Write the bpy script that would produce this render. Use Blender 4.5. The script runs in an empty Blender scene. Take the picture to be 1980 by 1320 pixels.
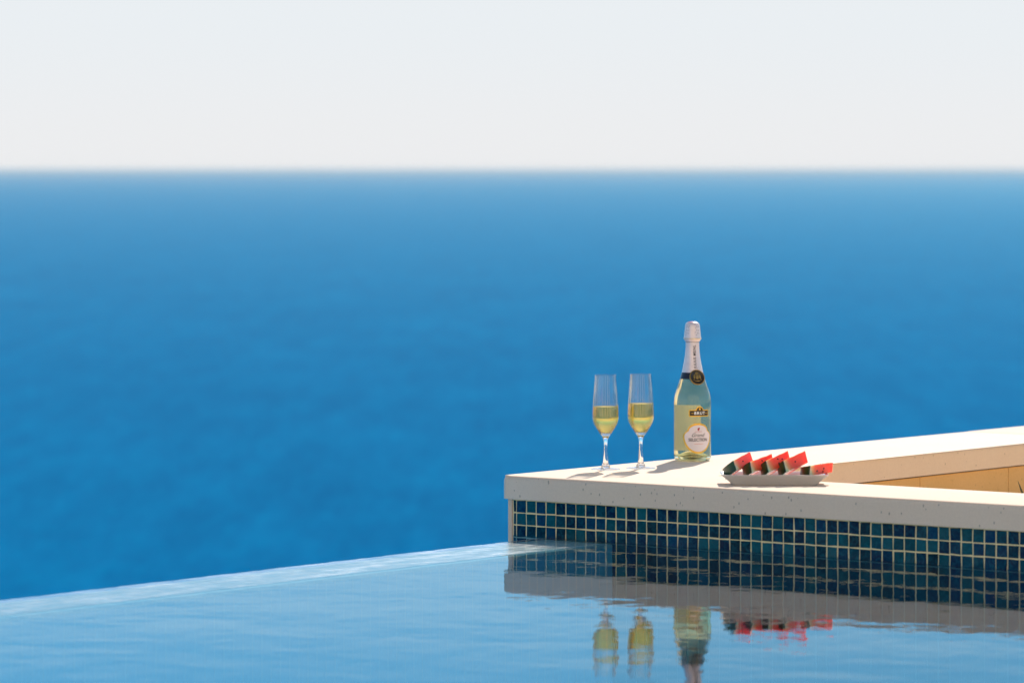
import bpy, bmesh, math, random
from mathutils import Vector, Matrix
R = math.radians
S = bpy.context.scene
COL = S.collection
random.seed(7)

# ------------------------------------------------------------------ camera
cd = bpy.data.cameras.new("camera"); cam = bpy.data.objects.new("camera", cd); COL.objects.link(cam)
cam.location = (0, 0, 0.84); cam.rotation_euler = (R(90), 0, 0)
cd.sensor_width = 36; cd.lens = 144.1; cd.shift_y = -0.1677
cd.clip_start = 0.1; cd.clip_end = 2.0e6
cd.dof.use_dof = True; cd.dof.focus_distance = 9.55; cd.dof.aperture_fstop = 5.2
S.camera = cam

# ------------------------------------------------------------------ sky, sun, exposure
SUN_EL = R(38.5); SUN_AZ = R(15)          # azimuth measured from +Y towards +X
w = bpy.data.worlds.new("World"); S.world = w; w.use_nodes = True
nt = w.node_tree; nt.nodes.clear()
sky = nt.nodes.new('ShaderNodeTexSky'); sky.sky_type = 'NISHITA'; sky.sun_disc = False
sky.sun_elevation = SUN_EL; sky.sun_rotation = SUN_AZ; sky.altitude = 0
sky.air_density = 1.0; sky.dust_density = 0.6; sky.ozone_density = 2.0
bg = nt.nodes.new('ShaderNodeBackground'); bg.inputs[1].default_value = 0.11
wo = nt.nodes.new('ShaderNodeOutputWorld')
# pale marine haze low on the horizon, clear blue above it
tc = nt.nodes.new('ShaderNodeTexCoord'); sp = nt.nodes.new('ShaderNodeSeparateXYZ'); nt.links.new(tc.outputs['Generated'], sp.inputs[0])
def mr(src, a, b):
    x = nt.nodes.new('ShaderNodeMapRange'); x.inputs['From Min'].default_value = a; x.inputs['From Max'].default_value = b
    x.interpolation_type = 'SMOOTHSTEP'; nt.links.new(src, x.inputs['Value']); return x.outputs[0]
low = nt.nodes.new('ShaderNodeValToRGB'); low.color_ramp.interpolation = 'EASE'
lm = nt.nodes.new('ShaderNodeMath'); lm.operation = 'MULTIPLY'; lm.inputs[1].default_value = 4.0; nt.links.new(sp.outputs[2], lm.inputs[0])
nt.links.new(lm.outputs[0], low.inputs[0])
K = 1/0.11/1.27
LOW = [(0, (.845, .85, .86)), (.04*4, (.82, .86, .89)), (.095*4, (.50, .94, 1.30)), (.13*4, (.25, .78, 1.28)), (1.0, (.16, .46, .90))]
e = low.color_ramp.elements
while len(e) < len(LOW): e.new(.5)
for i, (p, c) in enumerate(LOW): e[i].position = p; e[i].color = (*c, 1)
lk = nt.nodes.new('ShaderNodeVectorMath'); lk.operation = 'SCALE'; lk.inputs['Scale'].default_value = K; nt.links.new(low.outputs[0], lk.inputs[0])
mx = nt.nodes.new('ShaderNodeMixRGB'); nt.links.new(mr(sp.outputs[2], .15, .55), mx.inputs[0])
nt.links.new(lk.outputs[0], mx.inputs[1]); hs = nt.nodes.new('ShaderNodeHueSaturation'); hs.inputs['Saturation'].default_value = .75; nt.links.new(sky.outputs[0], hs.inputs['Color']); nt.links.new(hs.outputs[0], mx.inputs[2])
nt.links.new(mx.outputs[0], bg.inputs[0]); nt.links.new(bg.outputs[0], wo.inputs[0])
sl = bpy.data.lights.new("sun", 'SUN'); sl.energy = 4.0; sl.angle = R(0.5); sl.color = (1, 0.92, 0.82)
so = bpy.data.objects.new("sun", sl); COL.objects.link(so)
sd = Vector((math.sin(SUN_AZ)*math.cos(SUN_EL), math.cos(SUN_AZ)*math.cos(SUN_EL), math.sin(SUN_EL)))
so.rotation_euler = (-sd).to_track_quat('-Z', 'Y').to_euler(); so.location = (0, 0, 20)
S.view_settings.view_transform = 'Standard'; S.view_settings.look = 'None'
S.view_settings.exposure = 0.35; S.view_settings.gamma = 1
S.cycles.max_bounces = 16; S.cycles.transmission_bounces = 14; S.cycles.transparent_max_bounces = 16
S.cycles.caustics_refractive = True; S.cycles.caustics_reflective = True
S.cycles.sample_clamp_indirect = 6

# ------------------------------------------------------------------ helpers
def obj(name, me, mat=None, parent=None, loc=None):
    o = bpy.data.objects.new(name, me); COL.objects.link(o)
    if mat is not None:
        for m in (mat if isinstance(mat, (list, tuple)) else [mat]): me.materials.append(m)
    if parent: o.parent = parent
    if loc: o.location = loc
    return o
def empty(name, loc=(0, 0, 0), rz=0, label=None, cat=None, group=None):
    o = bpy.data.objects.new(name, None); COL.objects.link(o); o.empty_display_size = 0.05
    o.location = loc; o.rotation_euler = (0, 0, rz)
    tag(o, label, cat, group); return o
def tag(o, label=None, cat=None, group=None, kind=None):
    if label: o['label'] = label
    if cat: o['category'] = cat
    if group: o['group'] = group
    if kind: o['kind'] = kind
    return o
def mesh(name, vs, fs, smooth=False):
    me = bpy.data.meshes.new(name); me.from_pydata([tuple(v) for v in vs], [], fs); me.update()
    if smooth: me.shade_smooth()
    return me
def from_bm(name, bm, smooth=False):
    me = bpy.data.meshes.new(name); bm.normal_update(); bm.to_mesh(me); bm.free()
    if smooth: me.shade_smooth()
    return me
def lathe(name, prof, n=64, smooth=True):
    vs, fs = [], []
    idx = []
    for (r, z) in prof:
        if r < 1e-6:
            idx.append([len(vs)]); vs.append((0, 0, z))
        else:
            idx.append(list(range(len(vs), len(vs)+n)))
            for k in range(n):
                a = 2*math.pi*k/n; vs.append((r*math.cos(a), r*math.sin(a), z))
    for a, b in zip(idx[:-1], idx[1:]):
        for k in range(n):
            k2 = (k+1) % n
            if len(a) == 1 and len(b) == 1: continue
            if len(a) == 1: fs.append((a[0], b[k2], b[k]))
            elif len(b) == 1: fs.append((a[k], a[k2], b[0]))
            else: fs.append((a[k], a[k2], b[k2], b[k]))
    return mesh(name, vs, fs, smooth)
def spline(pts, sub=5):
    """Catmull-Rom through (r,z) points."""
    out = []
    P = [pts[0]] + list(pts) + [pts[-1]]
    for i in range(1, len(P)-2):
        for s in range(sub):
            t = s/sub
            q = []
            for c in (0, 1):
                p0, p1, p2, p3 = P[i-1][c], P[i][c], P[i+1][c], P[i+2][c]
                q.append(0.5*((2*p1)+(-p0+p2)*t+(2*p0-5*p1+4*p2-p3)*t*t+(-p0+3*p1-3*p2+p3)*t**3))
            q[0] = max(q[0], 0); out.append(tuple(q))
    out.append(tuple(pts[-1])); return out

class NT:
    def __init__(s, name):
        s.m = bpy.data.materials.new(name); s.m.use_nodes = True; s.t = s.m.node_tree; s.t.nodes.clear()
        s.out = s.n('OutputMaterial')
    def n(s, typ, **kw):
        x = s.t.nodes.new('ShaderNode'+typ)
        for k, v in kw.items(): setattr(x, k, v)
        return x
    def l(s, a, b): s.t.links.new(a, b)
    def pos(s, scale=(1, 1, 1), coord='Object'):
        tc = s.n('TexCoord'); mp = s.n('Mapping'); mp.inputs['Scale'].default_value = scale
        s.l(tc.outputs[coord], mp.inputs[0]); return mp.outputs[0]
    def noise(s, vec, scale, detail=3, rough=.5, dist=0):
        x = s.n('TexNoise'); x.inputs['Scale'].default_value = scale; x.inputs['Detail'].default_value = detail
        x.inputs['Roughness'].default_value = rough; x.inputs['Distortion'].default_value = dist
        s.l(vec, x.inputs['Vector']); return x.outputs['Fac']
    def ramp(s, fac, stops, interp='LINEAR'):
        x = s.n('ValToRGB'); x.color_ramp.interpolation = interp
        e = x.color_ramp.elements
        while len(e) < len(stops): e.new(0.5)
        for i, (p, c) in enumerate(stops):
            e[i].position = p; e[i].color = (*c, 1) if len(c) == 3 else c
        s.l(fac, x.inputs[0]); return x.outputs[0]
    def math(s, op, a, b=None, clamp=False):
        x = s.n('Math', operation=op, use_clamp=clamp)
        for i, v in enumerate((a, b)):
            if v is None: continue
            if isinstance(v, (int, float)): x.inputs[i].default_value = v
            else: s.l(v, x.inputs[i])
        return x.outputs[0]
    def mix(s, fac, a, b, typ='MIX'):
        x = s.n('MixRGB', blend_type=typ)
        for i, v in ((0, fac), (1, a), (2, b)):
            if isinstance(v, (int, float)): x.inputs[i].default_value = v
            elif isinstance(v, tuple): x.inputs[i].default_value = (*v, 1)
            else: s.l(v, x.inputs[i])
        return x.outputs[0]
    def bump(s, h, strength, dist, normal=None):
        x = s.n('Bump'); x.inputs['Strength'].default_value = strength; x.inputs['Distance'].default_value = dist
        s.l(h, x.inputs['Height'])
        if normal is not None: s.l(normal, x.inputs['Normal'])
        return x.outputs[0]
    def pbr(s, color=(.8, .8, .8), rough=.5, normal=None, **kw):
        p = s.n('BsdfPrincipled')
        if isinstance(color, tuple): p.inputs['Base Color'].default_value = (*color, 1)
        else: s.l(color, p.inputs['Base Color'])
        if isinstance(rough, (int, float)): p.inputs['Roughness'].default_value = rough
        else: s.l(rough, p.inputs['Roughness'])
        if normal is not None: s.l(normal, p.inputs['Normal'])
        for k, v in kw.items():
            k = k.replace('_', ' ')
            if isinstance(v, (int, float)): p.inputs[k].default_value = v
            elif isinstance(v, tuple): p.inputs[k].default_value = (*v, 1) if len(v) == 3 and p.inputs[k].type == 'RGBA' else v
            else: s.l(v, p.inputs[k])
        s.l(p.outputs[0], s.out.inputs[0]); return p
def plain(name, color, rough=.5, var=.12, scale=60, **kw):
    t = NT(name); v = t.pos(); f = t.noise(v, scale, 3)
    c = t.mix(f, tuple(x*(1-var) for x in color), tuple(min(1, x*(1+var)) for x in color))
    t.pbr(c, rough, **kw); return t.m

# ------------------------------------------------------------------ materials of the setting
def sea_mat():
    t = NT('sea_water')
    v = t.pos((1, .25, 1))
    v2 = t.pos((1, .12, 1))
    big = t.noise(v, .025, 4, .65)
    mid = t.noise(v2, .15, 4, .65)
    fine = t.noise(v2, .7, 3, .65)
    f = t.math('ADD', t.math('MULTIPLY', big, .26), t.math('ADD', t.math('MULTIPLY', mid, .37), t.math('MULTIPLY', fine, .37)))
    c = t.ramp(f, [(.38, (.0, .108, .268)), (.50, (.0, .136, .318)), (.62, (.0, .168, .370))])
    nf = t.pos((1, .5, 1))
    hgt = t.math('ADD', t.noise(nf, .25, 5, .6), t.math('MULTIPLY', t.noise(nf, 1.1, 3, .6), .3))
    b = t.bump(hgt, 1, .7)
    df = t.n('BsdfDiffuse'); t.l(c, df.inputs[0]); t.l(b, df.inputs['Normal'])
    gl = t.n('BsdfGlossy'); gl.inputs['Roughness'].default_value = .13; t.l(b, gl.inputs['Normal']); gl.inputs[0].default_value = (.30, .86, 1, 1)
    ge = t.n('NewGeometry'); dt = t.n('VectorMath', operation='DOT_PRODUCT'); t.l(ge.outputs['Incoming'], dt.inputs[0]); t.l(ge.outputs['Normal'], dt.inputs[1])
    c1 = t.math('SUBTRACT', 1.0, t.math('ABSOLUTE', dt.outputs['Value']), True)
    mx = t.n('MixShader'); t.l(t.math('MULTIPLY', t.math('POWER', c1, 34.0), .30), mx.inputs[0])
    t.l(df.outputs[0], mx.inputs[1]); t.l(gl.outputs[0], mx.inputs[2]); t.l(mx.outputs[0], t.out.inputs[0])
    return t.m

def pool_water_mat():
    t = NT('pool_water')
    v = t.pos((1, 1, 1))
    h = t.math('ADD', t.math('MULTIPLY', t.noise(v, 5.5, 2, .5, .3), .8), t.math('MULTIPLY', t.noise(v, 19, 2, .5), .22))
    h = t.math('ADD', h, t.math('MULTIPLY', t.noise(v, 1.3, 1, .5), 1.2))
    sx = t.n('SeparateXYZ'); t.l(v, sx.inputs[0])
    vr = t.pos((1, .3, 1))
    edge = t.math('MULTIPLY', t.math('SUBTRACT', .327, sx.outputs[0], True), 90.0, True)   # livelier ripples where the water runs over the wall
    run = t.math('MULTIPLY', edge, t.math('ADD', t.math('MULTIPLY', t.noise(v, 30, 3, .6, .4), .9), t.math('MULTIPLY', t.noise(v, 70, 2), .25)))
    h = t.math('ADD', h, run)
    b = t.bump(h, 1, .0014)
    fr = t.n('Fresnel'); fr.inputs[0].default_value = 1.33; t.l(b, fr.inputs['Normal'])
    fac = t.math('MULTIPLY', fr.outputs[0], .86, True)
    tr = t.n('BsdfTransparent'); tr.inputs[0].default_value = (.70, .92, .95, 1)
    gl = t.n('BsdfGlossy'); gl.inputs[0].default_value = (1, 1, 1, 1); t.l(t.math('MULTIPLY', edge, t.math('ADD', .155, t.math('MULTIPLY', t.math('MULTIPLY', t.math('SUBTRACT', t.noise(vr, 26, 3, .65), .34, True), 3.0, True), .13))), gl.inputs['Roughness'])
    t.l(b, gl.inputs['Normal'])
    mx = t.n('MixShader'); t.l(fac, mx.inputs[0]); t.l(tr.outputs[0], mx.inputs[1]); t.l(gl.outputs[0], mx.inputs[2])
    t.l(mx.outputs[0], t.out.inputs[0]); return t.m

def crest_mat():
    t = NT('wet_crest')
    v = t.pos()
    br = t.n('TexBrick'); br.offset = 0; br.inputs['Scale'].default_value = 1
    br.inputs['Brick Width'].default_value = .0285; br.inputs['Row Height'].default_value = .0285
    br.inputs['Mortar Size'].default_value = .0014
    br.inputs['Color1'].default_value = (.46, .68, .70, 1); br.inputs['Color2'].default_value = (.56, .76, .77, 1)
    br.inputs['Mortar'].default_value = (.72, .80, .76, 1); t.l(v, br.inputs[0])
    vs = t.pos((1, 1, 1))
    h = t.math('ADD', t.noise(vs, 28, 3, .6, .4), t.math('MULTIPLY', t.noise(vs, 60, 2), .25))
    b = t.bump(h, 1, .0020)
    t.pbr(br.outputs[0], .5, b, Specular_IOR_Level=.1)
    return t.m

def pool_lining_mat():
    t = NT('pool_lining')
    tc = t.n('TexCoord'); sp = t.n('SeparateXYZ'); t.l(tc.outputs['Object'], sp.inputs[0])
    def line(o):
        m = t.math('MODULO', t.math('ADD', o, 100.0), .0285)
        return t.math('LESS_THAN', m, .004)
    ln = t.math('MAXIMUM', line(sp.outputs[0]), line(sp.outputs[1]))
    n = t.noise(tc.outputs['Object'], 20, 2)
    c = t.mix(n, (.20, .60, .78), (.28, .70, .86))
    c = t.mix(ln, c, (.45, .72, .80))
    t.pbr(c, .4); return t.m

def stone_mat(name, c0, c1, pits=.6, rough=.75):
    t = NT(name); v = t.pos()
    n1 = t.noise(v, 9, 4, .6); n2 = t.noise(v, 160, 3, .7); n3 = t.noise(v, 55, 2, .5)
    c = t.mix(n1, c0, c1)
    c = t.mix(.35, c, t.mix(n2, tuple(x*.72 for x in c0), tuple(min(1, x*1.12) for x in c1)))
    vo = t.n('TexVoronoi'); vo.inputs['Scale'].default_value = 130; vo.inputs['Randomness'].default_value = 1
    wv = t.pos((1, 1, .55)); t.l(wv, vo.inputs['Vector'])
    sepc = t.n('SeparateColor'); t.l(vo.outputs['Color'], sepc.inputs[0])
    size = t.math('MULTIPLY', t.math('GREATER_THAN', sepc.outputs[0], .50), t.math('MULTIPLY', t.math('POWER', sepc.outputs[1], 2.0), .24))
    pit = t.math('LESS_THAN', vo.outputs['Distance'], size)
    c = t.mix(t.math('MULTIPLY', pit, pits), c, tuple(x*.32 for x in c0))
    h = t.math('SUBTRACT', t.math('MULTIPLY', n2, .25), t.math('MULTIPLY', pit, .6))
    t.pbr(c, rough, t.bump(h, .6, .002), Specular_IOR_Level=.25); return t.m

M_sea = sea_mat(); M_water = pool_water_mat(); M_crest = crest_mat(); M_lining = pool_lining_mat()
M_coping = stone_mat('limestone', (.84, .635, .465), (.91, .72, .55))
M_gold = stone_mat('golden_stone', (.72, .43, .15), (.86, .54, .24), .35)
M_trim = stone_mat('render_trim', (.74, .54, .38), (.82, .62, .46), .3)
M_soil = plain('sandy_ground', (.90, .56, .22), .95, .25, 25)
M_under = plain('concrete', (.35, .36, .36), .9)

# local frame of the pool corner: u along the tiled face, v along the rear wall
ANG = R(-38.1)
CORNER = Vector((-.024, 9.442, 0))
def uv(u, v, z=0):
    return CORNER + Vector((u*math.cos(ANG)-v*math.sin(ANG), u*math.sin(ANG)+v*math.cos(ANG), z))

# ------------------------------------------------------------------ setting
sea = obj('sea', mesh('sea', [(-4e5, -2e3, 0), (4e5, -2e3, 0), (4e5, 8e5, 0), (-4e5, 8e5, 0)], [(0, 1, 2, 3)]), M_sea, loc=(0, 0, -40))
tag(sea, kind='structure')

UI, UO = .318, .112           # inner and outer edge of the overflow wall
# pool water sheet
random.seed(3); ph = [random.uniform(0, 6.28) for _ in range(6)]
def lip(v): return .0020*(math.sin(v*31+ph[0])+.7*math.sin(v*67+ph[1])+.5*math.sin(v*143+ph[2])+.5*math.sin(v*13+ph[3]))
pv_, pf_ = [], []
for i in range(901):
    v = .012-11.012*(i/900)**1.6
    pv_ += [(UO+lip(v)-.0015, v, -.0035), (UO+.006+lip(v), v, -.0006), (UO+.018, v, 0), (12, v, 0)]
for i in range(900):
    for j in range(3):
        a_ = i*4+j; pf_.append((a_, a_+4, a_+5, a_+1))
me = mesh('pool_water', pv_, pf_)
pw = obj('pool_water', me, M_water, loc=CORNER); pw.rotation_euler.z = ANG; tag(pw, kind='structure')
# pool floor
me = mesh('pool_floor', [(UI-.002, .02, 0), (12, .02, 0), (12, -11, 0), (UI-.002, -11, 0)], [(0, 3, 2, 1)])
pf = obj('pool_floor', me, M_lining, loc=CORNER+Vector((0, 0, -1.2))); pf.rotation_euler.z = ANG; tag(pf, kind='structure')

# overflow wall (the infinity edge)
ow = empty('overflow_wall', CORNER, ANG, 'long straight overflow wall of the infinity pool, thin water film over its pale tiled crest', 'pool wall')
n = 900; vs = []; fs = []
prof = [(UI, -.013), (UI-.0005, -.0055), (UI-.003, -.0045), (UO+.05, -.0042), (UO+.016, -.0045), (UO+.006, -.0055), (UO, -.0085), (UO-.002, -.02)]
for i in range(n+1):
    t = i/n; v = -.0 - 11*t**1.6
    for j, (u, z) in enumerate(prof):
        du = 0
        if j >= 4:
            du = lip(v)
        vs.append((u+du, v, z))
k = len(prof)
for i in range(n):
    for j in range(k-1):
        a = i*k+j; fs.append((a, a+1, a+k+1, a+k))
obj('crest', mesh('crest', vs, fs, True), M_crest, ow)
bm = bmesh.new()
def addbox(bm, x0, x1, y0, y1, z0, z1):
    r = bmesh.ops.create_cube(bm, size=1)['verts']
    bmesh.ops.scale(bm, vec=(x1-x0, y1-y0, z1-z0), verts=r)
    bmesh.ops.translate(bm, vec=((x0+x1)/2, (y0+y1)/2, (z0+z1)/2), verts=r)
    return r
addbox(bm, UO-.001, UI, -11, 0.0, -2.6, -.012)
obj('inner_face', from_bm('inner_face', bm), M_lining, ow)

# ------------------------------------------------------------------ raised corner wall
rw = empty('corner_wall', CORNER, ANG, 'low right-angled stone wall at the pool corner, cream coping over dark blue mosaic tiles', 'wall')
ZC0, ZC1 = .083, .1365
WF, WB = .285, .385
LU, LV = 5.0, 6.5
def bevelled_prism(name, poly, z0, z1, r=.013, seg=6, corner=None):
    bm = bmesh.new()
    b = [bm.verts.new((x, y, z0)) for x, y in poly]; t = [bm.verts.new((x, y, z1)) for x, y in poly]
    n = len(poly)
    bm.faces.new(b[::-1]); tf = bm.faces.new(t)
    for i in range(n): bm.faces.new((b[i], b[(i+1) % n], t[(i+1) % n], t[i]))
    bmesh.ops.bevel(bm, geom=list(tf.edges), offset=r, segments=seg, profile=.5, affect='EDGES', clamp_overlap=True)
    me = from_bm(name, bm)
    me.shade_smooth(); me.set_sharp_from_angle(angle=R(40)); return me
def arc(cx, cy, r, a0, a1, n=5):
    return [(cx+r*math.cos(R(a0+(a1-a0)*i/n)), cy+r*math.sin(R(a0+(a1-a0)*i/n))) for i in range(n+1)]
# corner slab is one mitred L; further slabs butt against it with a fine joint
J1, J2 = 2.6, 2.02
cs = arc(.014, .014, .014, 180, 270) + [(J1, 0), (J1, WF), (WB, WF), (WB, J2), (0, J2)]
obj('coping_slab', bevelled_prism('coping_slab', cs, ZC0, ZC1), M_coping, rw)
obj('coping_slab', bevelled_prism('coping_slab', [(J1+.003, 0), (LU, 0), (LU, WF), (J1+.003, WF)], ZC0, ZC1, .005), M_coping, rw)
obj('coping_slab', bevelled_prism('coping_slab', [(0, J2+.0025), (WB, J2+.0025), (WB, LV), (0, LV)], ZC0, ZC1, .005), M_coping, rw)
# core below the coping
bm = bmesh.new()
addbox(bm, .012, LU, .0145, WF-.012, -2.6, ZC0-.001)
addbox(bm, .012, WB-.02, WF-.013, LV, -2.6, ZC0-.002)
obj('core', from_bm('core', bm), M_under, rw)
# plain rendered end strip
bm = bmesh.new(); addbox(bm, .0095, .0255, .0095, .05, -2.5, ZC0-.0005)
bmesh.ops.bevel(bm, geom=[e for e in bm.edges if abs(e.verts[0].co.z-e.verts[1].co.z) > .1], offset=.003, segments=2, affect='EDGES')
obj('end_strip', from_bm('end_strip', bm, False), M_trim, rw)
# mosaic facing: grout bed + individual slightly uneven tiles in one mesh
def tile_mat():
    t = NT('glass_mosaic')
    at = t.n('Attribute'); at.attribute_name = 'tilecol'
    v = t.pos(); n = t.noise(v, 70, 4, .6, 1.2)
    c = t.mix(t.math('MULTIPLY', t.math('SUBTRACT', n, .42, True), 1.4), at.outputs['Color'], (.012, .17, .22))
    n2 = t.noise(v, 45, 2)
    t.pbr(c, .14, t.bump(n2, .35, .003), Specular_IOR_Level=.16); return t.m
M_tile = tile_mat()
M_grout = plain('grout', (.88, .70, .37), .85, .15, 90)
M_grout_wet = plain('wet_grout', (.13, .28, .28), .7, .15, 90)
P = .0285; G = .0025; YF = .0108
bm = bmesh.new(); lay = bm.loops.layers.float_color.new('tilecol')
rng = random.Random(11)
pal = [(.001, .012, .045), (.001, .022, .06), (.002, .045, .075), (.002, .062, .085), (.001, .03, .085), (.003, .075, .10), (.001, .018, .035)]
def tile(u0, u1, z0, z1, under=False):
    j = lambda s=.0008: rng.uniform(-s, s)
    d = .0016+rng.uniform(-.0004, .0004); e = .0011
    o = [(u0+j(), z0+j()), (u1+j(), z0+j()), (u1+j(), z1+j()), (u0+j(), z1+j())]
    ti = [rng.uniform(-.0005, .0005) for _ in range(4)]
    cx = (u0+u1)/2; cz = (z0+z1)/2
    lo = [bm.verts.new((x, YF+.0004, z)) for x, z in o]
    hi = [bm.verts.new((x+math.copysign(e, cx-x), YF-d+ti[i], z+math.copysign(e, cz-z))) for i, (x, z) in enumerate(o)]
    c = rng.choice(pal); m = rng.uniform(.8, 1.25); c = (c[0]*m, c[1]*m, c[2]*m, 1)
    fsn = [bm.faces.new((hi[0], hi[1], hi[2], hi[3]))]
    for i in range(4): fsn.append(bm.faces.new((lo[i], lo[(i+1) % 4], hi[(i+1) % 4], hi[i])))
    for f in fsn:
        for lp in f.loops: lp[lay] = c
u = .0357-P; cols = []
rowz = [(.0520, ZC0-.0015), (.0235, .0520), (-.0050, .0235)]
k = 0
while u < LU-.05:
    ua = max(u, .0262)
    for z0, z1 in rowz: tile(ua+G/2, u+P-G/2, z0+G/2, z1-G/2)
    # below the water line each tile reads as one tall strip
    for q in range(3): tile(ua+G/2, u+P-G/2, -.0050-.36*(q+1)+.001, -.0050-.36*q-.001)
    u += P
bmesh.ops.recalc_face_normals(bm, faces=bm.faces)
obj('mosaic_tiles', from_bm('mosaic_tiles', bm), M_tile, rw)
gme = mesh('grout_bed', [(.0255, YF, 0), (LU, YF, 0), (LU, YF, ZC0), (.0255, YF, ZC0), (.0255, YF, -1.2), (LU, YF, -1.2)], [(0, 1, 2, 3), (4, 5, 1, 0)])
obj('grout_bed', gme, [M_grout, M_grout_wet], rw)
gme.polygons[1].material_index = 1
# golden stone facing of the planter side, in blocks with fine joints
bm = bmesh.new(); XF = WB-.020
v = WF-.012; cuts = [v]
for c in (.80, 1.20, 1.62, 2.05, 2.5, 2.95, 3.4, 3.9, 4.4, 5.0, 5.6, 6.4): cuts.append(c)
random.seed(5)
for a, b in zip(cuts[:-1], cuts[1:]):
    addbox(bm, XF-.02, XF+random.uniform(.0075, .0095), a+.001, b-.001, -.4, ZC0-.0045)
obj('stone_facing', from_bm('stone_facing', bm), M_gold, rw)
bm = bmesh.new(); addbox(bm, WB, LU, WF-.012, WF-.002, -.4, ZC0-.003)
obj('stone_facing', from_bm('stone_facing', bm), M_gold, rw)
# planter ground
me = mesh('ground', [(WB-.01, WF-.01, 0), (LU, WF-.01, 0), (LU, LV, 0), (WB-.01, LV, 0)], [(0, 1, 2, 3)])
g = obj('ground', me, M_soil, loc=CORNER+Vector((0, 0, -.04))); g.rotation_euler.z = ANG; tag(g, kind='structure')

# unseen terrace and villa front added behind the camera to bounce sunlight forward
M_bounce_terr = stone_mat('bounce_terrace_stone', (.66, .58, .47), (.74, .66, .55), .3)
te = obj('bounce_terrace', bevelled_prism('bounce_terrace', [(-14, -12), (16, -12), (16, -1.6), (-14, -1.6)], -.6, .12, .01), M_bounce_terr)
tag(te, kind='structure')
vw = empty('bounce_villa_front', (2, -5.5, .12), 0, 'added unseen cream villa front with three tall windows, bounces sunlight towards the pool', 'added bounce front')
bm = bmesh.new()
xs = [-12, -7.5, -5.1, -1.2, 1.2, 5.1, 7.5, 12]
for a, b, k in zip(xs[:-1], xs[1:], range(7)):
    if k % 2 == 0: addbox(bm, a, b, 0, .4*-1, 0, 7.5) if False else addbox(bm, a, b, -.4, 0, 0, 7.5)
    else: addbox(bm, a, b, -.4, 0, 2.5, 7.5)
obj('wall', from_bm('wall', bm), plain('bounce_cream_render', (.90, .74, .56), .9, .04, 4), vw)  # added facade out of view, returns warm sunlight to the shaded stone
for k in (1, 3, 5):
    bm = bmesh.new(); addbox(bm, xs[k], xs[k+1], -.25, -.2, 0, 2.5)
    obj('added_window', from_bm('added_window', bm), plain('added_dark_window', (.05, .07, .08), .08, .05), vw)

# ------------------------------------------------------------------ text helper
def text_shape(s, size, shear=0, spacing=1.0, bold=0):
    cu = bpy.data.curves.new('t', 'FONT'); cu.body = s; cu.size = size; cu.align_x = 'CENTER'; cu.align_y = 'CENTER'
    cu.shear = shear; cu.space_character = spacing; cu.offset = bold; cu.resolution_u = 3
    o = bpy.data.objects.new('t', cu); COL.objects.link(o)
    dg = bpy.context.evaluated_depsgraph_get(); dg.update()
    me = o.evaluated_get(dg).to_mesh()
    vs = [v.co.copy() for v in me.vertices]; fs = [tuple(p.vertices) for p in me.polygons]
    o.evaluated_get(dg).to_mesh_clear(); bpy.data.objects.remove(o); bpy.data.curves.remove(cu)
    return vs, fs

# ------------------------------------------------------------------ glass materials
def glass(name, ior, color=(1, 1, 1), rough=0):
    t = NT(name); g = t.n('BsdfGlass'); g.inputs['Color'].default_value = (*color, 1)
    g.inputs['IOR'].default_value = ior; g.inputs['Roughness'].default_value = rough
    t.l(g.outputs[0], t.out.inputs[0]); return t.m
def fizzy(name, ior, color, fizz, amount):
    """liquid with fine bubbles that scatter a little of the light"""
    t = NT(name); g = t.n('BsdfGlass'); g.inputs['Color'].default_value = (*color, 1); g.inputs['IOR'].default_value = ior
    tl = t.n('BsdfTranslucent'); tl.inputs[0].default_value = (*fizz, 1); df = t.n('BsdfDiffuse'); df.inputs[0].default_value = (*fizz, 1)
    m0 = t.n('MixShader'); t.l(tl.outputs[0], m0.inputs[1]); t.l(df.outputs[0], m0.inputs[2])
    m1 = t.n('MixShader'); m1.inputs[0].default_value = amount; t.l(g.outputs[0], m1.inputs[1]); t.l(m0.outputs[0], m1.inputs[2])
    t.l(m1.outputs[0], t.out.inputs[0]); return t.m
def thin_glass(name):
    """thin-walled glass: clear where it is met head-on, refracting like solid glass where the wall is met edge-on"""
    t = NT(name)
    ge = t.n('NewGeometry'); dt = t.n('VectorMath', operation='DOT_PRODUCT'); t.l(ge.outputs['Incoming'], dt.inputs[0]); t.l(ge.outputs['Normal'], dt.inputs[1])
    c1 = t.math('SUBTRACT', 1.0, t.math('ABSOLUTE', dt.outputs['Value']), True)
    edge = t.math('MULTIPLY', t.math('POWER', c1, 2.2), 1.3, True)
    tr = t.n('BsdfTransparent'); tr.inputs[0].default_value = (.98, .985, .985, 1)
    gl = t.n('BsdfGlossy'); gl.inputs['Roughness'].default_value = .02
    gs = t.n('BsdfGlass'); gs.inputs['IOR'].default_value = 1.5; gs.inputs['Color'].default_value = (1, 1, 1, 1)
    m1 = t.n('MixShader'); m1.inputs[0].default_value = .045; t.l(tr.outputs[0], m1.inputs[1]); t.l(gl.outputs[0], m1.inputs[2])
    m2 = t.n('MixShader'); t.l(edge, m2.inputs[0]); t.l(m1.outputs[0], m2.inputs[1]); t.l(gs.outputs[0], m2.inputs[2])
    t.l(m2.outputs[0], t.out.inputs[0]); return t.m
M_thin = thin_glass('flute_glass'); M_solid = glass('solid_glass', 1.5, (.99, .99, .99))
M_wine = fizzy('sparkling_wine', 1.34, (1.0, .86, .42), (.98, .66, .20), .11)
M_bottle = glass('bottle_glass', 1.5, (.97, .98, .93))
M_bwine = fizzy('bottled_wine', 1.34/1.5, (.99, .95, .76), (.85, .78, .55), .10)

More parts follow.
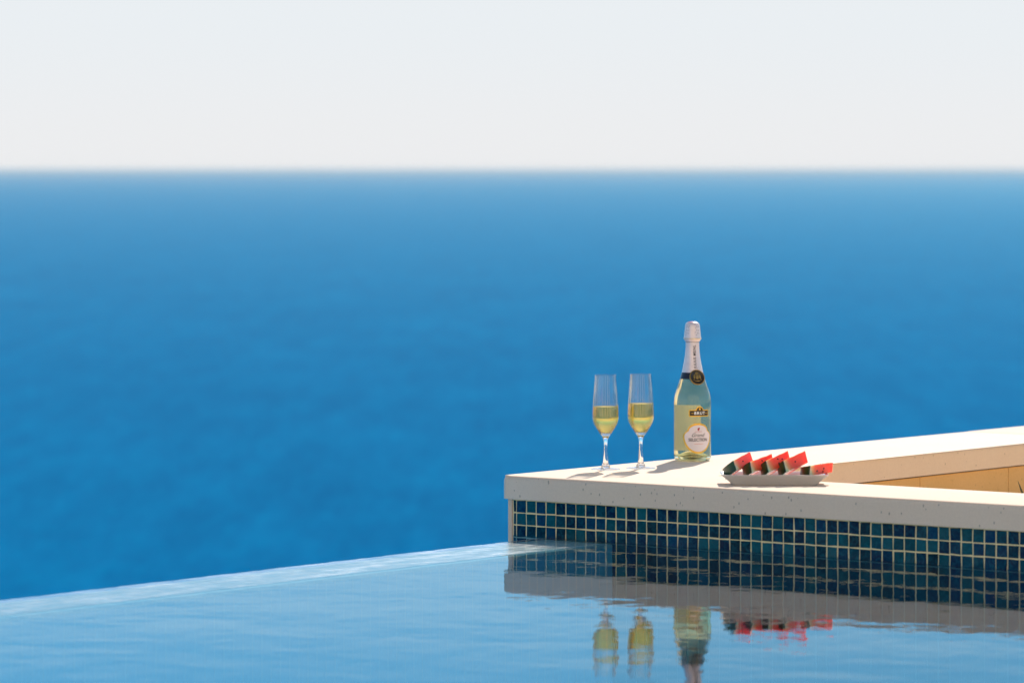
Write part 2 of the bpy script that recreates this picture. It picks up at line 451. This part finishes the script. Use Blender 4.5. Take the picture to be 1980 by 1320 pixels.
# ------------------------------------------------------------------ flutes
PB = [(.0060, .0760), (.0104, .0800), (.0162, .0881), (.0238, .1002), (.0287, .1104), (.0307, .1205), (.0306, .1340), (.0300, .1489), (.0283, .1752), (.0262, .2015), (.0248, .2218)]
def rad_at(prof, z):
    for (r0, z0), (r1, z1) in zip(prof[:-1], prof[1:]):
        if z0 <= z <= z1: return r0+(r1-r0)*(z-z0)/(z1-z0)
    return prof[-1][0]
def make_flute(fill, base, label):
    f = empty('champagne_flute', base, 0, label, 'champagne flute', 'champagne flutes on the coping')
    bp = spline(PB, 6)
    outer = [p for p in bp if p[1] > .0835]
    rim = [(outer[-1][0]-.0005, outer[-1][1]+.0005)]
    inner = [(r-.0011, z) for r, z in outer[::-1]]
    obj('bowl', lathe('bowl', outer+rim+inner+outer[:1], 160), M_thin, f)
    wp = [(max(r-.0013, .0005), z) for r, z in bp if .0865 < z < fill]
    rt = rad_at(bp, fill)-.0013
    wp = [(0, .0845), (wp[0][0]*.55, .0850)] + wp + [(rt, fill), (rt-.0015, fill-.0006), (rt*.5, fill-.0009), (0, fill-.0009)]
    obj('wine', lathe('wine', wp, 72), M_wine, f)
    sp = spline([(.0050, .0035), (.0110, .0060), (.0080, .0125), (.0062, .0192), (.0046, .0354), (.0037, .0500), (.0044, .0638), (.0066, .0739), (.0104, .0800), (.0140, .0846)], 5)
    sp = [(0, .0030)] + sp + [(.0125, .0848), (.006, .0838), (0, .0834)]
    sp = [p for i, p in enumerate(sp)]
    obj('stem', lathe('stem', sp, 48), M_solid, f)
    fp = [(0, .0004), (.033, .0004), (.0347, .0010), (.0349, .0016), (.0335, .0022), (.022, .0030), (.0105, .0046), (0, .0050)]
    obj('foot', lathe('foot', fp, 72), M_thin, f)
    return f
ZT = ZC1+.0002
make_flute(.1479, (.2197, 9.622, ZT), 'champagne flute standing nearest the wall corner, left of the two glasses, slightly less full')
make_flute(.1529, (.3033, 9.656, ZT), 'champagne flute standing between the other glass and the bottle, slightly fuller')

# ------------------------------------------------------------------ bottle
bt = empty('sparkling_wine_bottle', (.4368, 9.922, ZT), 0, 'clear bottle of pale sparkling wine with silver white neck foil and gold bordered label', 'bottle')
BO = [(.0425, .0030), (.0445, .0075), (.0450, .0150), (.0450, .05), (.0450, .10), (.0450, .1383), (.0427, .1587), (.0370, .1758), (.0307, .1946), (.0252, .2134), (.0225, .2270), (.0192, .2440), (.0170, .2611), (.0160, .28), (.0160, .320)]
bo = spline(BO, 6)
gp = [(0, .018), (.012, .016), (.024, .009), (.033, .0018), (.038, .0004), (.041, .0010)] + bo + [(.012, .323), (0, .323)]
obj('glass_body', lathe('glass_body', gp, 96), M_bottle, bt)
wi = [(max(r-.0028, .001), z) for r, z in bo if .012 < z < .235]
wp = [(0, .0245), (.012, .0225), (.024, .0160), (.033, .0110), (.038, .0105)] + wi + [(0, .235)]
obj('wine', lathe('wine', wp, 96), M_bwine, bt)
def on_bottle(th, z, lift):
    """point on the bottle: th radians from the camera-facing side (-Y) towards +X"""
    r = rad_at(bo, z)+lift
    return Vector((r*math.sin(th), -r*math.cos(th), z))
def foil_mat():
    t = NT('neck_foil'); v = t.pos(); n = t.noise(v, 90, 3)
    c = t.mix(n, (.78, .66, .64), (.90, .79, .77))
    t.pbr(c, .34, t.bump(t.noise(v, 160, 3), .25, .001), Metallic=.25); return t.m
M_foil = foil_mat()
M_navy = plain('navy_band', (.012, .012, .03), .35, .2)
M_gold2 = plain('gold_foil', (.80, .48, .07), .30, .15, 200, Metallic=.75)
M_blackgold = plain('black_enamel', (.025, .018, .008), .3, .3)
M_ink = plain('dark_ink', (.02, .02, .025), .6, .1)
M_paper = plain('label_paper', (.88, .78, .76), .55, .05)
M_red = plain('red_ink', (.45, .02, .03), .5, .1)
M_pink = plain('pink_foil', (.62, .13, .19), .35, .25, 300)
M_white = plain('white_ink', (.9, .9, .88), .5, .05)
M_faint = plain('salmon_ink', (.75, .38, .30), .5, .1)
# foil sleeve and capsule
sl_ = [(r+.0005, z) for r, z in bo if z > .2125 and z < .2885]
foil = obj('neck_foil', lathe('neck_foil', sl_, 72), M_foil, bt)
cap = [(.0176, .2875), (.0190, .2905), (.0212, .2940), (.0212, .2965), (.0203, .3000), (.0192, .312), (.0180, .3235), (.0172, .3290), (.0150, .3325), (.0105, .3345), (0, .3352)]
capo = obj('foil_cap', lathe('foil_cap', [(.0165, .2870)]+cap, 72), M_foil, bt)
ring = lathe('cap_ring', [(.0213, .2935), (.0217, .2945), (.0217, .2958), (.0213, .2968)], 72)
obj('cap_ring', ring, plain('pale_gold', (.80, .66, .48), .35, .1, 60, Metallic=.5), capo)
obj('cap_top', lathe('cap_top', [(.0118, .33425), (.0100, .3352), (.005, .3359), (0, .3362)], 32), M_pink, capo)
# dots printed on the cap
vs, fs = [], []
def cap_r(z): return rad_at(cap, z)+.0003
for th0 in (-42, 38, 150, -130):
    for (a, dz) in ((-14, .008), (-4, .011), (8, .009), (-10, .002), (5, .001), (14, .002), (-2, -.005), (10, -.006), (-13, -.009), (15, .012), (-20, -.003)):
        th = R(th0+a); z = .3135+dz; c0 = len(vs); r = cap_r(z)
        for q in range(8):
            b = 2*math.pi*q/8; tt = th+.0009*math.cos(b)/r; zz = z+.0009*math.sin(b)
            vs.append((cap_r(zz)*math.sin(tt), -cap_r(zz)*math.cos(tt), zz))
        fs.append(tuple(range(c0, c0+8)))
obj('dot_print', mesh('dot_print', vs, fs), M_ink, capo)
obj('neck_band', lathe('neck_band', [(r+.0006, z) for r, z in bo if .195 < z < .2150], 72), M_navy, bt)
def sheet(name, outline, lift, mat, parent, th0, nz=28, nx=28):
    """outline(z) -> (s0,s1) arc-length span; wrapped on the bottle"""
    vs, fs = [], []
    z0, z1, span = outline
    for i in range(nz+1):
        z = z0+(z1-z0)*(0.5-0.5*math.cos(math.pi*i/nz)); a, b = span(z)
        for j in range(nx+1):
            s = a+(b-a)*j/nx; vs.append(on_bottle(th0+s/.045, z, lift))
    for i in range(nz):
        for j in range(nx):
            a = i*(nx+1)+j; fs.append((a, a+1, a+nx+2, a+nx+1))
    return obj(name, mesh(name, vs, fs, True), mat, parent)
def wrap_text(name, s, size, th0, z, lift, mat, parent, shear=0, sx=1, vertical=False, spacing=1.0, bold=0):
    v, f = text_shape(s, size, shear, spacing, bold)
    out = []
    for p in v:
        x, y = p.x*sx, p.y
        if vertical: x, y = -y, x          # reads upwards
        zz = z+y; rr = rad_at(bo, zz)
        out.append(on_bottle(th0+x/rr, zz, lift))
    return obj(name, mesh(name, out, f), mat, parent)
# vertical maker's name on the foil, reading upwards
wrap_text('foil_lettering', 'JULIUS MEINL', .0088, R(15), .2515, .0012, M_ink, foil, vertical=True, spacing=1.08, bold=.00012)
# round seal
th = R(19); zc = .2025
cpt = on_bottle(th, zc, .0022); nrm = (on_bottle(th, zc, 1)-on_bottle(th, zc, 0)).normalized()
nrm = (nrm+Vector((0, 0, .42))).normalized()
q = nrm.to_track_quat('Z', 'Y')
def seal_mesh():
    pr = [(0, -.004), (.0186, -.004), (.0190, -.001), (.0188, .0010), (.0165, .0012), (.0160, .0006), (0, .0006)]
    return lathe('seal', pr, 28)
seal = obj('seal', seal_mesh(), M_blackgold, bt, cpt); seal.rotation_mode = 'QUATERNION'; seal.rotation_quaternion = q
so_ = obj('seal_rim', lathe('seal_rim', [(.0192, -.001), (.0194, .0012), (.0182, .0016), (.0176, .0012)], 28), plain('antique_gold', (.45, .26, .05), .4, .4, 250, Metallic=.6), seal)
# emblem relief on the seal: shield with crown and two supporters (worn gold relief)
bm = bmesh.new()
rng = random.Random(4)
for (x, y, sx, sy) in ((0, .001, .0045, .0062), (-.0075, .001, .0024, .0055), (.0075, .001, .0024, .0055), (0, .0092, .0042, .0018), (-.0028, .0112, .0008, .0016), (0, .0118, .0008, .0018), (.0028, .0112, .0008, .0016), (0, -.0095, .0078, .0014), (-.0052, .0065, .0015, .0015), (.0052, .0065, .0015, .0015), (-.009, -.0062, .0022, .0012), (.009, -.0062, .0022, .0012)):
    r = bmesh.ops.create_uvsphere(bm, u_segments=10, v_segments=6, radius=1)['verts']
    bmesh.ops.scale(bm, vec=(sx, sy, .0012), verts=r); bmesh.ops.translate(bm, vec=(x, y, .0008), verts=r)
obj('crest_relief', from_bm('crest_relief', bm, True), plain('worn_gold', (.35, .24, .07), .4, .5, 300, Metallic=.6), seal)
# BRUT ribbon
TB = R(20)
def brut_span(w0, w1, dz):
    def f(z): return (-w0, w1)
    return f
rib = sheet('ribbon_label', (.1085, .1250, lambda z: (-.0262-.0006*math.cos((z-.1168)*300), .0262)), .0006, M_gold2, bt, TB, 10, 30)
sheet('ribbon_field', (.1108, .1228, lambda z: (-.0240, .0240)), .0009, M_blackgold, rib, TB, 6, 30)
def arch(z0, r0): return (z0, z0+r0, lambda z: (-math.sqrt(max(r0*r0-(z-z0)**2, 0)), math.sqrt(max(r0*r0-(z-z0)**2, 0))))
sheet('ribbon_arch', arch(.1235, .0100), .00075, M_gold2, rib, TB, 12, 12)
sheet('ribbon_arch_field', arch(.1230, .0078), .0010, M_blackgold, rib, TB, 12, 12)
sheet('ribbon_ornament', (.1245, .1288, lambda z: (-.0022, .0022)), .0013, M_gold2, rib, TB, 4, 4)
wrap_text('ribbon_lettering', 'BRUT', .0098, TB, .1166, .0014, M_white, rib, spacing=1.2, bold=.0003)
for sgn in (-1, 1):
    sheet('ribbon_stroke', (.1160, .1170, lambda z, s=sgn: (s*.0175-.0035, s*.0175+.0035)), .0014, M_gold2, rib, TB, 2, 6)
# main label: arched top, stepped shoulders, tapering to a rounded foot
TL = R(16)
def label_half(z, g):
    z0, z1 = .0195+g, .0925-g
    zm = .0625
    if z >= zm+.012: # arched top over the shoulders
        a = (z-(zm+.012))/(z1-(zm+.012)); return (.0265-g*.8)*math.sqrt(max(1-a*a, 0))*(1 if a > .05 else 1)
    if z >= zm-.002:
        a = (z-(zm-.002))/.014; return (.0385-g) - (.0385-.0265)*a**2.2
    a = (zm-.002-z)/(zm-.002-z0); return (.0385-g)*math.sqrt(max(1-a**1.75, 0))
def lab(g): return (.0195+g, .0925-g, lambda z: (-label_half(z, g), label_half(z, g)))
lb = sheet('front_label', lab(0), .0006, M_gold2, bt, TL, 48, 34)
sheet('label_field', lab(.0045), .0010, M_paper, lb, TL, 48, 34)
wrap_text('label_lettering', 'SELECTION', .0102, TL, .0525, .0014, M_ink, lb, sx=.92, spacing=1.0, bold=.0002)
wrap_text('label_script', 'Grand', .0125, TL-.05, .0638, .0014, M_ink, lb, shear=.5, sx=1.0)
wrap_text('maker_line', 'JULIUS MEINL', .0030, TL, .0722, .0014, M_red, lb)
wrap_text('lower_line', 'Chardonnay', .0052, TL, .0425, .0014, M_faint, lb, shear=.4) if False else sheet('lower_line', (.0423, .0434, lambda z: (-.010, .012)), .0014, M_faint, lb, TL, 2, 12)
# small head-with-cap mark in dark red: profile silhouette
mk = [(-.001, -.0035), (.0006, -.0042), (.0004, -.0022), (.0024, -.0016), (.0016, -.0002), (.0026, .0012), (.0036, .0032), (.0008, .0040), (-.0012, .0026), (-.0026, .0012), (-.0028, -.0008), (-.0014, -.0016)]
vs = [on_bottle(TL+x/.045, .0780+y, .0014) for x, y in mk]
obj('label_emblem', mesh('label_emblem', vs, [tuple(range(len(mk)))]), M_red, lb)
# pale back label, seen through the wine
t = NT('back_label_paper'); df = t.n('BsdfDiffuse'); df.inputs[0].default_value = (.40, .45, .42, 1)
tl = t.n('BsdfTranslucent'); tl.inputs[0].default_value = (.46, .46, .42, 1)
m_ = t.n('MixShader'); m_.inputs[0].default_value = .45; t.l(df.outputs[0], m_.inputs[1]); t.l(tl.outputs[0], m_.inputs[2]); t.l(m_.outputs[0], t.out.inputs[0])
sheet('back_label', (.022, .132, lambda z: (-.0115, .0175)), .0006, t.m, bt, R(180), 24, 30)
# ------------------------------------------------------------------ plate
def rrect(hx, hy, r, z, n=6):
    out = []
    for cx, cy, a0 in ((hx-r, hy-r, 0), (-hx+r, hy-r, 90), (-hx+r, -hy+r, 180), (hx-r, -hy+r, 270)):
        for i in range(n+1):
            a = R(a0+90*i/n); out.append((cx+r*math.cos(a), cy+r*math.sin(a), z))
    return out
def loops(name, Ls, cap0=True, cap1=True):
    vs, fs = [], []
    for L in Ls: vs += L
    n = len(Ls[0])
    for i in range(len(Ls)-1):
        for k in range(n):
            a = i*n+k; b = i*n+(k+1) % n; fs.append((a, b, b+n, a+n))
    if cap0: fs.append(tuple(range(n))[::-1])
    if cap1: fs.append(tuple(range((len(Ls)-1)*n, len(Ls)*n)))
    return mesh(name, vs, fs, True)
t = NT('white_porcelain'); t.pbr(t.mix(t.noise(t.pos(), 12, 2), (.60, .57, .53), (.64, .61, .57)), .18, Specular_IOR_Level=.5); M_porc = t.m
PL = [rrect(.086, .028, .008, .0025), rrect(.088, .030, .009, .0), rrect(.094, .034, .010, .0), rrect(.0965, .0355, .010, .0018), rrect(.100, .038, .010, .0060), rrect(.108, .045, .009, .0135), rrect(.1185, .0545, .007, .0222), rrect(.1195, .0555, .0065, .0232), rrect(.1195, .0555, .0065, .0242), rrect(.1180, .0540, .006, .0246),
      rrect(.1155, .0515, .007, .0236), rrect(.106, .042, .010, .0150), rrect(.100, .037, .011, .0100), rrect(.090, .030, .010, .0090)]
pme = loops('serving_plate', PL); 
plate = obj('serving_plate', pme, M_porc, loc=(.5865, 9.176, ZT)); plate.rotation_euler.z = R(-.5)
pme.set_sharp_from_angle(angle=R(50))
tag(plate, 'rectangular white porcelain plate with flared rim holding watermelon slices', 'plate')

# ------------------------------------------------------------------ watermelon
LW = .077
def flesh_mat():
    t = NT('watermelon_flesh')
    tc = t.n('TexCoord'); sp = t.n('SeparateXYZ'); t.l(tc.outputs['Object'], sp.inputs[0])
    # distance from the apex at x = LW: a real property of the fruit (pale near the rind)
    dx = t.math('SUBTRACT', LW, sp.outputs[0])
    rr = t.math('SQRT', t.math('ADD', t.math('MULTIPLY', dx, dx), t.math('MULTIPLY', sp.outputs[1], sp.outputs[1])))
    n = t.noise(tc.outputs['Object'], 60, 3)
    fac = t.math('ADD', t.math('DIVIDE', t.math('SUBTRACT', LW, rr), .030), t.math('MULTIPLY', t.math('SUBTRACT', n, .5), .28))
    c = t.ramp(fac, [(.04, (.62, .70, .34)), (.26, (.90, .76, .48)), (.50, (.96, .42, .17)), (.78, (.99, .17, .055)), (1.0, (.98, .10, .04))])
    g = t.noise(tc.outputs['Object'], 420, 2)
    c = t.mix(t.math('MULTIPLY', g, .3), c, t.mix(.5, c, (.95, .45, .35)))
    t.pbr(c, .28, t.bump(g, .5, .0012), Specular_IOR_Level=.5, Subsurface_Weight=1.0, Subsurface_Radius=(.05, .010, .006), Subsurface_Scale=1.0)
    return t.m
def rind_mat():
    t = NT('watermelon_rind'); v = t.pos((1, 1, .35)); n = t.noise(v, 95, 3, .6, .6)
    c = t.ramp(n, [(.38, (.006, .020, .006)), (.60, (.022, .075, .014))])
    t.pbr(c, .32); return t.m
M_flesh = flesh_mat(); M_rind = rind_mat(); M_seed = plain('melon_seed', (.012, .006, .004), .3, .3, 200)
def sector(name, half, r0, r1, z0, z1, n=14, wob=0, tipcut=.0, lean=0, seed=1):
    """sector about the apex (LW,0): radial from r0 to r1; lean pushes the upper face towards the tip"""
    rg = random.Random(seed); nr = 8 if r1-r0 > .01 else 2; nz = 4
    vs = {}; V = []; F = []
    for k in range(nz+1):
        for i in range(nr+1):
            for j in range(n+1):
                a = -half+2*half*j/n; r = r0+(r1-r0)*i/nr; z = z0+(z1-z0)*k/nz
                wv = wob*math.sin(i*1.7+j*.9+seed)*(.5+.5*k/nz)
                x = LW-r*math.cos(a)+lean*(z-z0); y = -r*math.sin(a)*1.0
                vs[(k, i, j)] = len(V); V.append((x+wv*.3, -y if False else y+wv*.4, z+wv))
    def q(a, b, c, d): F.append((vs[a], vs[b], vs[c], vs[d]))
    for i in range(nr):
        for j in range(n):
            q((0, i, j), (0, i, j+1), (0, i+1, j+1), (0, i+1, j)); q((nz, i, j), (nz, i+1, j), (nz, i+1, j+1), (nz, i, j+1))
    for k in range(nz):
        for j in range(n):
            q((k, 0, j), (k+1, 0, j), (k+1, 0, j+1), (k, 0, j+1)); q((k, nr, j), (k, nr, j+1), (k+1, nr, j+1), (k+1, nr, j))
        for i in range(nr):
            q((k, i, 0), (k, i+1, 0), (k+1, i+1, 0), (k+1, i, 0)); q((k, i, n), (k+1, i, n), (k+1, i+1, n), (k, i+1, n))
    bm = bmesh.new(); vv = [bm.verts.new(p) for p in V]
    for f in F: bm.faces.new([vv[i] for i in f])
    bmesh.ops.recalc_face_normals(bm, faces=bm.faces)
    me = from_bm(name, bm); me.shade_smooth(); me.set_sharp_from_angle(angle=R(35)); return me
HALF = R(25); T = .0205
sl_info = [  # x, y, z, pitch, yaw, thickness, label, seed positions on the front side face / top
    (.4830, 9.158, .1545, 25, 30, .0225, 'watermelon slice at the left end of the plate, turned so its dark rind points outward'),
    (.5200, 9.160, .1530, 21, 17, .0240, 'watermelon slice second from the left, with two dark seeds one above the other'),
    (.5600, 9.160, .1530, 26, 15, .0255, 'middle watermelon slice of the five, leaning steeply, seeds near its tip'),
    (.5990, 9.160, .1530, 26, 16, .0255, 'watermelon slice fourth from the left, bright red with one seed mid face'),
    (.6460, 9.160, .1530, 8, 14, .0215, 'watermelon slice at the right end of the plate, lying almost flat'),
]
seedpos = [[(.5, .5)], [(.55, .72), (.56, .30)], [(.52, .72), (.53, .35), (.70, .55)], [(.50, .50)], [(.62, .50), (.60, .22), (.35, .35)]]
for i, (x, y, z, pit, yaw, th, labl) in enumerate(sl_info):
    w_ = empty('watermelon_slice', (x, y, z), 0, labl, 'watermelon slice', 'watermelon slices on the plate')
    w_.rotation_euler = (R((-24, -17, -19, -20, -8)[i]), -R(pit), R(yaw)); w_.rotation_mode = 'XYZ'
    obj('flesh', sector('flesh', HALF, .004, LW-.0028, 0, th, wob=.0006, lean=.30, seed=i+1), M_flesh, w_)
    obj('rind', sector('rind', HALF+.004, LW-.0028, LW, -.0001, th+.0001, lean=.30, seed=i+1), M_rind, w_)
    def seed_at(p, nvec, s=1):
        bm = bmesh.new(); r = bmesh.ops.create_uvsphere(bm, u_segments=10, v_segments=8, radius=1)['verts']
        bmesh.ops.scale(bm, vec=(.0024*s, .0013*s, .0016*s), verts=r)
        o = obj('seed', from_bm('seed', bm, True), M_seed, w_, p); o.rotation_euler = (0, R(random.uniform(-50, 50)), HALF); return o
    for (fr, fz) in seedpos[i]:
        r = (LW-.004)*(1-fr)+.004
        seed_at((LW-r*math.cos(HALF)+.30*fz*th, -r*math.sin(HALF), fz*th), None)
    for k in range(3):   # seeds on the broad upper face
        a = random.uniform(-.3, .35); r = LW*(.62-.12*k)
        seed_at((LW-r*math.cos(a)+.30*th, r*math.sin(a), th), None, .8)

# ------------------------------------------------------------------ succulent plant at the frame edge
pl = empty('succulent_plant', (1.262, 9.42, -.04), 0, 'dark green succulent with curved pointed leaves behind the front coping', 'plant')
def leafmat():
    t = NT('succulent_leaf'); n = t.noise(t.pos(), 40, 3)
    t.pbr(t.mix(n, (.035, .045, .015), (.075, .07, .02)), .45); return t.m
M_leaf = leafmat()
rg = random.Random(9)
def leaf(az, reach, rise, wid):
    vs, fs = [], []; n = 14; m = 8
    for i in range(n+1):
        t = i/n
        c = Vector((reach*(t**.8), 0, rise*(t**1.5)+.01))
        wd = wid*(math.sin(math.pi*min(t*.82+.16, 1))**.7)*(1 if t < .99 else .05)
        for j in range(m):
            a = 2*math.pi*j/m
            vs.append(c+Vector((-.3*wd*math.sin(a)*.5, wd*math.cos(a), 1.0*wd*math.sin(a))))
    for i in range(n):
        for j in range(m):
            a = i*m+j; b = i*m+(j+1) % m; fs.append((a, b, b+m, a+m))
    mt = Matrix.Rotation(az, 4, 'Z')
    return mesh('leaf', [mt @ v for v in vs], fs, True)
for az, re, ri, wi_ in ((180, .100, .157, .010), (205, .092, .135, .011), (160, .085, .185, .010), (232, .09, .13, .011), (130, .1, .15, .011), (95, .1, .16, .011), (60, .1, .13, .011), (20, .11, .14, .011), (-20, .1, .15, .011), (-55, .1, .13, .011), (-90, .1, .14, .011), (190, .05, .2, .010), (10, .05, .2, .010), (100, .04, .21, .010), (-80, .04, .21, .010)):
    obj('leaf', leaf(R(az), re, ri, wi_), M_leaf, pl)

# ------------------------------------------------------------------ sea haze
HAZE = 3.6e-5
if HAZE:
    bm = bmesh.new(); addbox(bm, -4.05e5, 4.05e5, -2.1e3, 8.1e5, -41, 3)
    t = NT('sea_haze'); pv = t.n('VolumePrincipled')
    pv.inputs['Color'].default_value = (.80, .95, 1, 1); pv.inputs['Density'].default_value = HAZE
    pv.inputs['Anisotropy'].default_value = 0
    t.l(pv.outputs[0], t.out.inputs['Volume'])
    hz = obj('haze', from_bm('haze', bm), t.m); tag(hz, kind='stuff')
